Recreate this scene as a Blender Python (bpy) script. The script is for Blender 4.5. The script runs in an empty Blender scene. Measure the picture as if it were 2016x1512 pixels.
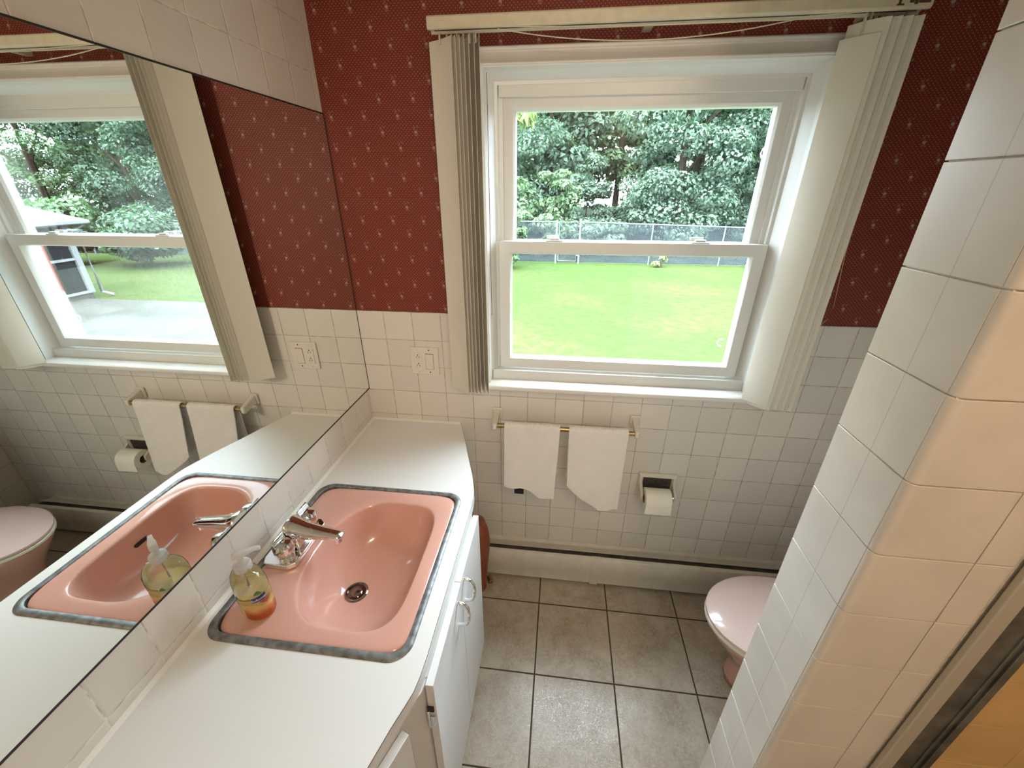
import bpy, bmesh, math, random
from mathutils import Vector, Matrix, noise

SC = bpy.context.scene
COL = SC.collection
PI = math.pi
T = 0.115                 # wall tile module (tile + joint), metres
ZB = 1.278                # top of the tiled wainscot / bottom of the wallpaper
FT = 0.3046               # floor tile module
W = 2.14                  # room width (mirror wall x=0 .. right wall x=W)
YN = -2.40                # wall behind the camera
H = 2.42                  # ceiling
ZG = -0.55                # garden ground level
ORG = {}

# ----------------------------------------------------------------- node helpers
class S:
    """a float socket with arithmetic, so that patterns can be written as formulas"""
    def __init__(s, nt, v): s.nt, s.v = nt, v
    def op(s, o, *a, clamp=False):
        n = s.nt.nodes.new('ShaderNodeMath'); n.operation = o; n.use_clamp = clamp
        for i, x in enumerate((s,) + a):
            x = x.v if isinstance(x, S) else x
            if isinstance(x, (int, float)): n.inputs[i].default_value = x
            else: s.nt.links.new(x, n.inputs[i])
        return S(s.nt, n.outputs[0])
    def __add__(s, o): return s.op('ADD', o)
    def __radd__(s, o): return s.op('ADD', o)
    def __sub__(s, o): return s.op('SUBTRACT', o)
    def __rsub__(s, o): return (s * -1) + o
    def __mul__(s, o): return s.op('MULTIPLY', o)
    def __rmul__(s, o): return s.op('MULTIPLY', o)
    def __truediv__(s, o): return s.op('DIVIDE', o)
    def abs(s): return s.op('ABSOLUTE')
    def fract(s): return s.op('FRACT')
    def floor(s): return s.op('FLOOR')
    def sqrt(s): return s.op('SQRT')
    def min(s, o): return s.op('MINIMUM', o)
    def max(s, o): return s.op('MAXIMUM', o)
    def lt(s, o): return s.op('LESS_THAN', o)
    def gt(s, o): return s.op('GREATER_THAN', o)
    def step(s, a, b):            # smooth 0..1 between a and b
        n = s.nt.nodes.new('ShaderNodeMapRange'); n.interpolation_type = 'SMOOTHSTEP'
        s.nt.links.new(s.v, n.inputs[0]); n.inputs[1].default_value = a; n.inputs[2].default_value = b
        return S(s.nt, n.outputs[0])

def new_mat(name):
    m = bpy.data.materials.new(name); m.use_nodes = True
    nt = m.node_tree; b = nt.nodes['Principled BSDF']
    return m, nt, b

def coords(nt, kind='Object'):
    tc = nt.nodes.new('ShaderNodeTexCoord'); sp = nt.nodes.new('ShaderNodeSeparateXYZ')
    nt.links.new(tc.outputs[kind], sp.inputs[0])
    return tc.outputs[kind], [S(nt, sp.outputs[i]) for i in range(3)]

def noise_tex(nt, vec, scale, detail=3, rough=.5, dist=0):
    n = nt.nodes.new('ShaderNodeTexNoise')
    n.inputs['Scale'].default_value = scale; n.inputs['Detail'].default_value = detail
    n.inputs['Roughness'].default_value = rough; n.inputs['Distortion'].default_value = dist
    nt.links.new(vec, n.inputs['Vector'])
    return S(nt, n.outputs[0])

def mixc(nt, fac, a, b):
    n = nt.nodes.new('ShaderNodeMix'); n.data_type = 'RGBA'
    if isinstance(fac, S): nt.links.new(fac.v, n.inputs[0])
    else: n.inputs[0].default_value = fac
    for i, c in ((6, a), (7, b)):
        if isinstance(c, tuple): n.inputs[i].default_value = (c[0], c[1], c[2], 1)
        else: nt.links.new(c, n.inputs[i])
    return n.outputs[2]

def bump(nt, b, h, dist=.001, strength=.6):
    n = nt.nodes.new('ShaderNodeBump'); n.inputs['Distance'].default_value = dist; n.inputs['Strength'].default_value = strength
    nt.links.new(h.v, n.inputs['Height']); nt.links.new(n.outputs[0], b.inputs['Normal'])

def plain(name, c, rough=.5, metal=0, spec=.5, coat=0, mottle=0, mscale=40, bmp=0, bscale=200, sheen=0):
    m, nt, b = new_mat(name)
    b.inputs['Base Color'].default_value = (*c, 1); b.inputs['Roughness'].default_value = rough
    b.inputs['Metallic'].default_value = metal; b.inputs['Specular IOR Level'].default_value = spec
    b.inputs['Coat Weight'].default_value = coat; b.inputs['Sheen Weight'].default_value = sheen
    vec, _ = coords(nt)
    if mottle:
        n = noise_tex(nt, vec, mscale, 4)
        nt.links.new(mixc(nt, n.step(.3, .7), tuple(x * (1 - mottle) for x in c), tuple(min(1, x * (1 + mottle)) for x in c)), b.inputs['Base Color'])
    if bmp: bump(nt, b, noise_tex(nt, vec, bscale, 3), bmp, .5)
    return m

# ----------------------------------------------------------------- materials
def tile_mat(name, axes, off, col, grout, size=T, gw=.0013, rough=.34, var=.05, edge=.006):
    m, nt, b = new_mat(name); vec, xyz = coords(nt)
    u = (xyz[axes[0]] - off[0]) / size; v = (xyz[axes[1]] - off[1]) / size
    du = (.5 - (u.fract() - .5).abs()) * size; dv = (.5 - (v.fract() - .5).abs()) * size
    d = du.min(dv)
    wob = noise_tex(nt, vec, 30, 2)
    line = d.step(gw * .6, gw * 1.3)
    cid = (u.floor() * 12.9898 + v.floor() * 78.233).op('SINE') * 43758.5
    rnd = cid.fract()
    sp = noise_tex(nt, vec, 420, 2).step(.60, .72)
    c = mixc(nt, rnd, tuple(x * (1 - var) for x in col), tuple(min(1, x * (1 + var)) for x in col))
    c = mixc(nt, sp * .16, c, (col[0] * .5, col[1] * .48, col[2] * .45))
    g = mixc(nt, wob.step(.35, .65), tuple(x * .75 for x in grout), tuple(min(1, x * 1.45) for x in grout))
    nt.links.new(mixc(nt, line, g, c), b.inputs['Base Color'])
    b.inputs['Roughness'].default_value = rough
    bump(nt, b, d.step(0, edge) + wob * .12, .0016, .55)
    return m

M = {}
M['tile_far'] = tile_mat('wall tile, window side', (0, 2), (-.003, ZB - .001), (.66, .605, .535), (.36, .30, .24))
M['tile_left'] = tile_mat('wall tile, mirror side', (1, 2), (-.017, ZB), (.66, .605, .535), (.54, .48, .41))
M['tile_upper'] = tile_mat('wall tile over mirror', (1, 2), (-.023, 2.035), (.66, .605, .535), (.58, .52, .44), gw=.001, edge=.003)
M['tile_room'] = tile_mat('wall tile, rest of room', (0, 2), (0, ZB), (.64, .58, .5), (.4, .35, .3))
M['tile_roomy'] = tile_mat('wall tile, side of room', (1, 2), (0, ZB), (.64, .58, .5), (.4, .35, .3))
M['tile_plain'] = plain('glazed partition tile', (.69, .635, .565), .3, mottle=.05, mscale=9, bmp=.0006, bscale=16)
def joint_on_end():
    nt = M['tile_plain'].node_tree; b = nt.nodes['Principled BSDF']; _, (x, y, z) = coords(nt)
    src = b.inputs['Base Color'].links[0].from_socket
    f = (1 - (y + .982).abs().step(.0004, .0011)) * x.lt(1.2232) * .4
    nt.links.new(mixc(nt, f, src, (.33, .29, .24)), b.inputs['Base Color'])
joint_on_end()
M['tile_warm_tint'] = plain('shower tile with warm light tint', (.60, .38, .15), .35, mottle=.08, mscale=12, bmp=.0004, bscale=20)  # warm lamp tone put into the colour of the tiles past the jamb
M['grout'] = plain('pale grout', (.66, .60, .52), .85, mottle=.15, mscale=60)
M['plaster'] = plain('ceiling paint', (.80, .77, .71), .8)

def wallpaper(name, ax):
    m, nt, b = new_mat(name); vec, xyz = coords(nt)
    x, z = xyz[ax], xyz[2]
    # fine staggered dots
    a, h = .0116, .0112
    def dots(x, z, ox, oz, aa, hh):
        fx = ((x - ox) / aa).fract() - .5; fz = ((z - oz) / hh).fract() - .5
        return fx * aa, fz * hh
    def disc(px, pz, cx, cz, rx, rz):
        rx, rz = rx * .86, rz * .86
        return (((px - cx) / rx) * ((px - cx) / rx) + ((pz - cz) / rz) * ((pz - cz) / rz)).sqrt()
    d1 = disc(*dots(x, z, 0, 0, a, h), 0, 0, 1, 1); d2 = disc(*dots(x, z, a / 2, h / 2, a, h), 0, 0, 1, 1)
    dot = 1 - d1.min(d2).step(.0011, .0022)
    blob = None
    for ox, oz in ((.139 - .056, 1.829 - .045), (.139, 1.784 - .045)):
        px, pz = dots(x, z, ox, oz, .112, .0895)
        f = 1 - disc(px, pz, .001, .0015, .0068, .0058).step(.55, 1.1)
        f = f * (1 - (1 - disc(px, pz, -.0015, -.004, .004, .004).step(.6, 1.1)) * .55)
        f = f.max((1 - disc(px, pz, .0075, .0165, .0026, .0036).step(.5, 1.1)) * .62)
        f = f.max((1 - disc(px, pz, -.0035, .013, .0055, .0085).step(.4, 1.2)) * .22)
        f = f.max((1 - disc(px, pz, .002, -.006, .0085, .0055).step(.5, 1.2)) * .28)
        blob = f if blob is None else blob.max(f)
    n = noise_tex(nt, vec, 5, 2)
    base = mixc(nt, n, (.138, .020, .010), (.156, .024, .0125))
    c = mixc(nt, dot * .75, base, (.46, .17, .11))
    c = mixc(nt, blob * .62, c, (.46, .34, .27))
    nt.links.new(c, b.inputs['Base Color'])
    b.inputs['Roughness'].default_value = .55; b.inputs['Specular IOR Level'].default_value = .3
    return m
M['paper_far'] = wallpaper('red dotted wallpaper', 0)
M['paper_side'] = wallpaper('red dotted wallpaper, side', 1)

def floor_mat():
    m, nt, b = new_mat('mottled beige floor tile'); vec, (x, y, z) = coords(nt)
    u = (x - .7745) / FT; v = (y + .2362) / FT
    d = (.5 - (u.fract() - .5).abs()).min(.5 - (v.fract() - .5).abs()) * FT
    line = d.step(.0022, .0034)
    big = noise_tex(nt, vec, 7, 5, .62, .5); fine = noise_tex(nt, vec, 62, 5, .6, 1.6)
    swirl = noise_tex(nt, vec, 85, 3, .55, 2.2)
    ridge = 1 - (swirl - .5).abs().step(0, .09)
    c = mixc(nt, big.step(.3, .72), (.30, .225, .15), (.46, .385, .295))
    c = mixc(nt, fine.step(.35, .7) * .55, c, (.52, .455, .37))
    c = mixc(nt, ridge * .22, c, (.62, .56, .48))
    nt.links.new(mixc(nt, line, (.055, .03, .014), c), b.inputs['Base Color'])
    r = (1 - line) * .6 + .15 + fine * .12
    nt.links.new(r.v, b.inputs['Roughness'])
    b.inputs['Specular IOR Level'].default_value = .62
    bump(nt, b, line * 1.6 + ridge * .34 + fine * .14, .0012, .5)
    return m
M['floor'] = floor_mat()

M['laminate'] = plain('white laminate', (.74, .73, .70), .34, spec=.4)
M['cabinet'] = plain('white painted board', (.72, .72, .71), .38, spec=.4)
M['cab_edge'] = plain('worn board edge', (.5, .42, .34), .6, mottle=.2)
M['pink'] = plain('pink glazed china', (.615, .335, .265), .12, spec=.5, coat=.5)
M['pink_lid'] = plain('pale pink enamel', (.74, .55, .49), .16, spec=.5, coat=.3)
M['seat_white'] = plain('cream enamel', (.78, .72, .6), .2)
M['chrome'] = plain('chrome', (.86, .87, .88), .06, 1)
M['chrome_dark'] = plain('dark chrome', (.30, .28, .26), .12, 1)
M['rim'] = plain('dull zinc rim', (.20, .20, .195), .5, .6, mottle=.35, mscale=60)
M['caulk'] = plain('white caulk', (.74, .70, .62), .5)
M['dark'] = plain('near black', (.012, .01, .009), .6)
M['vinyl'] = plain('white vinyl', (.68, .67, .63), .35)
M['casing'] = plain('white gloss trim paint', (.69, .655, .61), .35, mottle=.03, mscale=14)
M['ivory'] = plain('ivory enamel', (.60, .53, .38), .45, mottle=.05)
M['heater'] = plain('off-white enamelled steel', (.62, .565, .47), .45, mottle=.05, mscale=20)
M['heater_dark'] = plain('painted slot shade', (.06, .045, .035), .8, mottle=.4, mscale=60)  # shade inside the slots painted in as a dark colour
M['porcelain'] = plain('almond porcelain', (.66, .6, .5), .15, coat=.4)
M['brass'] = plain('aged brass', (.42, .30, .13), .35, 1)
M['plastic'] = plain('almond plastic', (.70, .63, .54), .3)
M['paper'] = plain('toilet paper', (.83, .78, .66), .9, bmp=.0004, bscale=300)
M['cardboard'] = plain('cardboard', (.28, .19, .11), .9)
M['metal_white'] = plain('pale anodised frame', (.52, .48, .40), .4, .3)
M['metal_grey'] = plain('stained grey aluminium', (.20, .19, .165), .42, .8, mottle=.35, mscale=18)
M['rust'] = plain('rust brown glaze', (.235, .06, .022), .4, mottle=.12, mscale=30)
M['navy'] = plain('dark navy label', (.008, .007, .018), .7)
M['soot'] = plain('brown smudge', (.075, .045, .02), .8)
M['galv'] = plain('galvanised steel', (.070, .080, .090), .6, 0, spec=0)
M['bark'] = plain('bark', (.02, .016, .012), .9, mottle=.3, mscale=20, spec=0)
M['concrete'] = plain('weathered concrete', (.036, .035, .031), .9, mottle=.16, mscale=1.2, spec=0)
M['white_ext'] = plain('white painted siding', (.095, .097, .098), .5, spec=0)
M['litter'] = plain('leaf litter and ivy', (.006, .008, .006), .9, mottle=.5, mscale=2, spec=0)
M['roofing'] = plain('grey roofing', (.2, .2, .19), .8, spec=0)

def towel_mat():
    m, nt, b = new_mat('white terry towel'); vec, (x, y, z) = coords(nt)
    b.inputs['Base Color'].default_value = (.80, .74, .68, 1); b.inputs['Roughness'].default_value = .95
    b.inputs['Sheen Weight'].default_value = .3
    w = ((x * 900 + ((z * 420).op('SINE')) * 1.3).op('SINE')) * ((z * 800).op('SINE'))
    bump(nt, b, w * .5 + noise_tex(nt, vec, 350, 2) * .6, .0022, .8)
    return m
M['towel'] = towel_mat()

def vane_mat():
    m, nt, b = new_mat('ivory woven vane'); vec, (x, y, z) = coords(nt)
    out = nt.nodes['Material Output']
    w = (z * 2600).op('SINE') * .5 + .5
    c = mixc(nt, w * .25, (.82, .77, .66), (.74, .68, .57))
    nt.links.new(c, b.inputs['Base Color']); b.inputs['Roughness'].default_value = .8
    tr = nt.nodes.new('ShaderNodeBsdfTranslucent'); tr.inputs[0].default_value = (.62, .54, .38, 1)
    mx = nt.nodes.new('ShaderNodeMixShader'); mx.inputs[0].default_value = .22
    nt.links.new(b.outputs[0], mx.inputs[1]); nt.links.new(tr.outputs[0], mx.inputs[2]); nt.links.new(mx.outputs[0], out.inputs[0])
    return m
M['vane'] = vane_mat()

def thin_glass(name, tint, refl=1.0, ior=1.45, diff=None):
    m, nt, b = new_mat(name); out = nt.nodes['Material Output']; nt.nodes.remove(b)
    t = nt.nodes.new('ShaderNodeBsdfTransparent'); t.inputs[0].default_value = (*tint, 1)
    g = nt.nodes.new('ShaderNodeBsdfGlossy'); g.inputs['Roughness'].default_value = .0; g.inputs[0].default_value = (.95, .97, 1, 1)
    f = nt.nodes.new('ShaderNodeFresnel'); f.inputs[0].default_value = ior
    first = t.outputs[0]
    if diff:
        d = nt.nodes.new('ShaderNodeBsdfTranslucent'); d.inputs[0].default_value = (*diff[:3], 1)
        d2 = nt.nodes.new('ShaderNodeBsdfDiffuse'); d2.inputs[0].default_value = (*diff[:3], 1)
        a = nt.nodes.new('ShaderNodeMixShader'); nt.links.new(d.outputs[0], a.inputs[1]); nt.links.new(d2.outputs[0], a.inputs[2])
        mx = nt.nodes.new('ShaderNodeMixShader'); mx.inputs[0].default_value = diff[3]
        nt.links.new(first, mx.inputs[1]); nt.links.new(a.outputs[0], mx.inputs[2]); first = mx.outputs[0]
    m2 = nt.nodes.new('ShaderNodeMixShader')
    nt.links.new((S(nt, f.outputs[0]) * refl).v, m2.inputs[0]); nt.links.new(first, m2.inputs[1]); nt.links.new(g.outputs[0], m2.inputs[2])
    nt.links.new(m2.outputs[0], out.inputs[0])
    return m
M['glass'] = thin_glass('window glass', (.97, .99, .985), .55)
M['bottle'] = thin_glass('clear bottle plastic', (.97, .97, .95), 1.0, 1.45, (.8, .78, .7, .05))
M['soap'] = thin_glass('pale yellow soap', (.97, .92, .74), .25, 1.33, (.95, .82, .48, .5))
M['pump'] = thin_glass('milky pump plastic', (.9, .88, .85), .6, 1.45, (.88, .84, .80, .78))
def mirror_mat():
    m, nt, b = new_mat('silvered glass'); out = nt.nodes['Material Output']; nt.nodes.remove(b)
    g = nt.nodes.new('ShaderNodeBsdfGlossy'); g.inputs['Roughness'].default_value = 0; g.inputs[0].default_value = (.91, .94, .91, 1)
    nt.links.new(g.outputs[0], out.inputs[0]); return m
M['mirror'] = mirror_mat()

def label_mat():
    m, nt, b = new_mat('printed peach label'); vec, (x, y, z) = coords(nt); out = nt.nodes['Material Output']
    n = noise_tex(nt, vec, 60, 3)
    t = (z + n * .02).step(.030, .066)
    c = mixc(nt, t, (.40, .065, .008), (.80, .50, .18))
    nt.links.new(c, b.inputs['Base Color']); b.inputs['Roughness'].default_value = .3
    tr = nt.nodes.new('ShaderNodeBsdfTransparent'); tr.inputs[0].default_value = (1, .95, .8, 1)
    mx = nt.nodes.new('ShaderNodeMixShader')
    nt.links.new(((z + n * .012).step(.045, .072) * .9).v, mx.inputs[0])
    nt.links.new(b.outputs[0], mx.inputs[1]); nt.links.new(tr.outputs[0], mx.inputs[2]); nt.links.new(mx.outputs[0], out.inputs[0])
    return m
M['label'] = label_mat()
M['badge'] = plain('purple badge', (.035, .02, .16), .3)
M['ink'] = plain('white ink', (.85, .83, .85), .4)
M['leaf_ink'] = plain('printed green leaf', (.09, .17, .03), .4)
M['fruit_ink'] = plain('printed fruit', (.30, .07, .03), .4)

def lawn_mat():
    m, nt, b = new_mat('mown lawn'); vec, (x, y, z) = coords(nt)
    n1 = noise_tex(nt, vec, .35, 4); n2 = noise_tex(nt, vec, 6, 6, .7); n3 = noise_tex(nt, vec, 40, 3, .7)
    c = mixc(nt, n1.step(.42, .66), (0.0225, 0.0346, 0.0110), (0.0326, 0.0380, 0.0137))
    c = mixc(nt, n2.step(.3, .75) * .75, c, (0.0134, 0.0242, 0.0069))
    c = mixc(nt, n3.step(.4, .8) * .45, c, (0.0302, 0.0386, 0.0142))
    nt.links.new(c, b.inputs['Base Color']); b.inputs['Roughness'].default_value = .95; b.inputs['Specular IOR Level'].default_value = 0
    bump(nt, b, n3 + n2, .03, .6)
    return m
M['lawn'] = lawn_mat()
def leaf_mat(name, a, b_):
    m, nt, b = new_mat(name); vec, _ = coords(nt); out = nt.nodes['Material Output']
    g = nt.nodes.new('ShaderNodeNewGeometry')
    r = S(nt, g.outputs['Random Per Island'])
    c = mixc(nt, r, a, b_)
    nt.links.new(c, b.inputs['Base Color']); b.inputs['Roughness'].default_value = .8; b.inputs['Specular IOR Level'].default_value = .03
    tr = nt.nodes.new('ShaderNodeBsdfTranslucent'); nt.links.new(mixc(nt, .5, c, (a[0] * 1.2, b_[1] * 1.3, a[2] * .5)), tr.inputs[0])
    mx = nt.nodes.new('ShaderNodeMixShader'); mx.inputs[0].default_value = .3
    nt.links.new(b.outputs[0], mx.inputs[1]); nt.links.new(tr.outputs[0], mx.inputs[2]); nt.links.new(mx.outputs[0], out.inputs[0])
    return m
M['leaf'] = leaf_mat('blue-green leaves', (0.0308, 0.0482, 0.0325), (0.0764, 0.1034, 0.0782))
M['leaf2'] = leaf_mat('fresh green leaves', (0.0363, 0.0587, 0.0293), (0.0801, 0.1104, 0.0652))
M['leaf3'] = leaf_mat('yellow-green leaves', (0.0690, 0.0896, 0.0259), (0.1235, 0.1449, 0.0652))

# ----------------------------------------------------------------- mesh helpers
class MB:
    def __init__(s): s.v, s.f, s.mi = [], [], []
    def add(s, vs, fs, mi=0):
        o = len(s.v); s.v += [tuple(p) for p in vs]
        s.f += [[i + o for i in f] for f in fs]; s.mi += [mi] * len(fs); return s
    def box(s, x0, y0, z0, x1, y1, z1, mi=0, mat=None):
        p = [(x, y, z) for z in (z0, z1) for y in (y0, y1) for x in (x0, x1)]
        if mat: p = [mat @ Vector(q) for q in p]
        return s.add(p, [(0, 2, 3, 1), (4, 5, 7, 6), (0, 1, 5, 4), (2, 6, 7, 3), (0, 4, 6, 2), (1, 3, 7, 5)], mi)
    def prism(s, poly, lo, hi, axis=2, mi=0):
        """extrude a 2-D polygon along an axis; poly given in the two other axes' order"""
        def P(a, b, c): return {2: (a, b, c), 1: (a, c, b), 0: (c, a, b)}[axis]
        n = len(poly)
        vs = [P(a, b, lo) for a, b in poly] + [P(a, b, hi) for a, b in poly]
        fs = [list(range(n))[::-1], list(range(n, 2 * n))] + [(i, (i + 1) % n, n + (i + 1) % n, n + i) for i in range(n)]
        return s.add(vs, fs, mi)
    def rings(s, rs, cap0=True, cap1=True, closed=False, mi=0):
        n = len(rs[0]); vs = [p for r in rs for p in r]; fs = []
        R = len(rs)
        for j in range(R if closed else R - 1):
            k = (j + 1) % R
            for i in range(n): fs.append((j * n + i, j * n + (i + 1) % n, k * n + (i + 1) % n, k * n + i))
        if not closed:
            if cap0: fs.append(list(range(n))[::-1])
            if cap1: fs.append(list(range((R - 1) * n, R * n)))
        return s.add(vs, fs, mi)
    def tube(s, pts, r, n=10, mi=0):
        pts = [Vector(p) for p in pts]; rs = []
        up = Vector((0, 0, 1))
        for i, p in enumerate(pts):
            t = (pts[min(i + 1, len(pts) - 1)] - pts[max(i - 1, 0)]).normalized()
            a = t.cross(up)
            if a.length < 1e-3: a = t.cross(Vector((0, 1, 0)))
            a.normalize(); b = a.cross(t).normalized()
            rr = r[i] if isinstance(r, (list, tuple)) else r
            rs.append([p + (a * math.cos(2 * PI * k / n) + b * math.sin(2 * PI * k / n)) * rr for k in range(n)])
        return s.rings(rs, mi=mi)
    def lathe(s, prof, c=(0, 0, 0), n=24, sx=1, sy=1, rot=0, mi=0, cap0=True, cap1=True):
        cr, sr = math.cos(rot), math.sin(rot); rs = []
        for r, z in prof:
            ring = []
            for k in range(n):
                a = 2 * PI * k / n; x, y = r * sx * math.cos(a), r * sy * math.sin(a)
                ring.append((c[0] + x * cr - y * sr, c[1] + x * sr + y * cr, c[2] + z))
            rs.append(ring)
        return s.rings(rs, cap0, cap1, mi=mi)
    def build(s, name, mats, parent=None, loc=None, bevel=0, seg=2, smooth=False, sub=0, angle=35, fix=True):
        me = bpy.data.meshes.new(name)
        o = bpy.data.objects.new(name, me); COL.objects.link(o)
        if parent is not None: org = ORG[parent.name]; o.parent = parent
        else: org = Vector(loc) if loc is not None else Vector((0, 0, 0)); o.location = org
        ORG[o.name] = org
        me.from_pydata([tuple(Vector(p) - org) for p in s.v], [], s.f)
        for m in (mats if isinstance(mats, (list, tuple)) else [mats]): me.materials.append(m)
        me.polygons.foreach_set('material_index', s.mi)
        if fix:
            bm = bmesh.new(); bm.from_mesh(me); bmesh.ops.recalc_face_normals(bm, faces=bm.faces); bm.to_mesh(me); bm.free()
        if bevel:
            b = o.modifiers.new('soft edges', 'BEVEL'); b.width = bevel; b.segments = seg; b.limit_method = 'ANGLE'; b.angle_limit = math.radians(angle)
        if sub:
            d = o.modifiers.new('smooth', 'SUBSURF'); d.levels = d.render_levels = sub
        if smooth or bevel or sub:
            me.polygons.foreach_set('use_smooth', [True] * len(me.polygons))
            if not sub:
                me.update()
                try: me.set_sharp_from_angle(angle=math.radians(40))
                except Exception: pass
        me.update(); return o

def thing(name, label, cat, loc=(0, 0, 0), group=None, kind=None):
    o = bpy.data.objects.new(name, None); COL.objects.link(o); o.location = loc; o.empty_display_size = .05
    ORG[o.name] = Vector(loc); return tag(o, label, cat, group, kind)
def tag(o, label=None, cat=None, group=None, kind=None):
    if label: o['label'] = label
    if cat: o['category'] = cat
    if group: o['group'] = group
    if kind: o['kind'] = kind
    return o
def rrect(x0, y0, x1, y1, r, n=6):
    out = []
    for cx, cy, a in ((x1 - r, y1 - r, 0), (x0 + r, y1 - r, 90), (x0 + r, y0 + r, 180), (x1 - r, y0 + r, 270)):
        for k in range(n + 1):
            t = math.radians(a + 90 * k / n); out.append((cx + r * math.cos(t), cy + r * math.sin(t)))
    return out

# ================================================================= ROOM SHELL
WX0, WX1, WZ0, WZ1 = .545, 1.505, 1.00, 2.03      # opening in the window wall
def structure(o, label, cat): return tag(o, label, cat, kind='structure')

structure(MB().box(-.1, YN - .1, -.12, W + .1, .16, 0).build('floor', M['floor']), 'floor of square mottled beige tiles with dark brown joints', 'floor')
structure(MB().box(-.1, YN - .1, H, W + .1, .16, H + .1).build('ceiling', M['plaster']), 'plain off-white ceiling', 'ceiling')
# window wall: papered above, tiled below (tile 5 mm proud)
wf = MB()
def holed(y0, y1, z0, z1, mi):
    for (a, b, c, d) in ((0, z0, WX0, z1), (WX1, z0, W, z1)): wf.box(a, y0, b, c, y1, d, mi)
    if z0 < WZ0: wf.box(WX0, y0, z0, WX1, y1, min(z1, WZ0), mi)
    if z1 > WZ1: wf.box(WX0, y0, max(z0, WZ1), WX1, y1, z1, mi)
holed(0.004, .15, ZB, H, 0); holed(0.0, .15, 0, ZB, 1)
structure(wf.build('wall_far', [M['paper_far'], M['tile_far']]), 'window wall, red dotted wallpaper over almond square tiles', 'wall')
wl = MB(); wl.box(-.1, YN, 0, 0, .15, 1.90, 0); wl.box(-.1, YN, 1.90, 0.0, .15, H, 1)
structure(wl.build('wall_left', [M['tile_left'], M['tile_upper']]), 'tiled wall that carries the long mirror', 'wall')
wr = MB(); wr.box(W, YN, 0, W + .1, .15, ZB, 0); wr.box(W + .004, YN, ZB, W + .1, .15, H, 1)
structure(wr.build('wall_right', [M['tile_roomy'], M['paper_side']]), 'wall behind the toilet, tiled below and papered above', 'wall')
structure(MB().box(-.1, YN - .1, 0, W + .1, YN, H).build('wall_near', M['plaster']), 'plain wall behind the camera', 'wall')

# partition between toilet and shower: core + individual cushion-edged tiles
PX, PY0, PY1 = 1.222, -1.053, -.911
pt = MB(); pt.box(PX + .0036, PY0 + .0036, 0, W, PY1 - .002, H, 1)
zs = [ZB + T * k for k in range(-12, 11)]
pb = MB()
g = .0008
for z in zs:
    z0, z1 = max(0, z + g), min(H, z + T - g)
    if z1 - z0 < .01: continue
    pb.box(PX, PY0 + .0120, z0, PX + .012, PY1, z1, 0)
    def arc(cx, cy, r, a0, a1): return [(cx + r * math.cos(math.radians(a0 + (a1 - a0) * i / 5)), cy + r * math.sin(math.radians(a0 + (a1 - a0) * i / 5))) for i in range(6)]
    pb.prism(arc(PX + .0115, PY0 + .011, .011, 180, 270) + [(1.3425 - g, PY0), (1.3425 - g, PY0 + .012), (PX + .0005, PY0 + .012)], z0, z1, mi=0)
    pb.prism([(1.3425 + g, PY0)] + arc(1.3845, PY0 + .0085, .0085, 270, 360) + [(1.393, PY0 + .012), (1.3425 + g, PY0 + .012)], z0, z1, mi=0)
    x = 1.4150
    for x1 in [1.4735] + [1.588 + T * k for k in range(5)]:
        pb.box(x + g, PY0 + .002, z0, x1 - g, PY0 + .012, z1, 2); x = x1
po = structure(pt.build('wall_partition', [M['tile_plain'], M['grout'], M['tile_warm_tint']]), 'tiled end of the partition wall between toilet and shower', 'wall')
pf = pb.build('tile_facing', [M['tile_plain'], M['grout'], M['tile_warm_tint']], po, bevel=.0045, seg=3)

# ================================================================= WINDOW
win = thing('window_1', 'white double-hung window looking onto the lawn', 'window', (1.0225, 0, 1.0), kind='structure')
CX = 1.0225
def frame(mb, x0, z0, x1, z1, w, y0, y1, wt=None, wb=None):
    wt = wt or w; wb = wb or w
    mb.box(x0, y0, z0, x0 + w, y1, z1); mb.box(x1 - w, y0, z0, x1, y1, z1)
    mb.box(x0 + w, y0, z1 - wt, x1 - w, y1, z1); mb.box(x0 + w, y0, z0, x1 - w, y1, z0 + wb)
def picture_frame(mb, prof, x0, z0, x1, z1, bottom=True):
    """mitred frame: prof = list of (inset, y); outer rectangle x0..x1, z0..z1"""
    rs = []
    for ins, y in prof:
        if bottom: rs.append([(x0 + ins, y, z0 + ins), (x1 - ins, y, z0 + ins), (x1 - ins, y, z1 - ins), (x0 + ins, y, z1 - ins)])
        else: rs.append([(x0 + ins, y, z0), (x1 - ins, y, z0), (x1 - ins, y, z1 - ins), (x0 + ins, y, z1 - ins)])
    n = len(rs)
    vs = [p for r in rs for p in r]; fs = []
    for j in range(n):
        k = (j + 1) % n
        for i in range(4):
            if not bottom and i == 0: continue
            fs.append((j * 4 + i, j * 4 + (i + 1) % 4, k * 4 + (i + 1) % 4, k * 4 + i))
    if not bottom:
        fs.append([j * 4 for j in range(n)]); fs.append([j * 4 + 1 for j in range(n)][::-1])
    return mb.add(vs, fs)
# casing (moulded, proud of the wall)
cs = picture_frame(MB(), [(0, .004), (0, -.020), (.004, -.026), (.010, -.026), (.014, -.020), (.018, -.022), (.034, -.034), (.040, -.040), (.046, -.046), (.050, -.046), (.0505, .004)],
                   .487, 1.005, 1.558, 2.083, bottom=False)
cas = cs.build('casing', M['casing'], win, bevel=.0015, seg=2)
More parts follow.
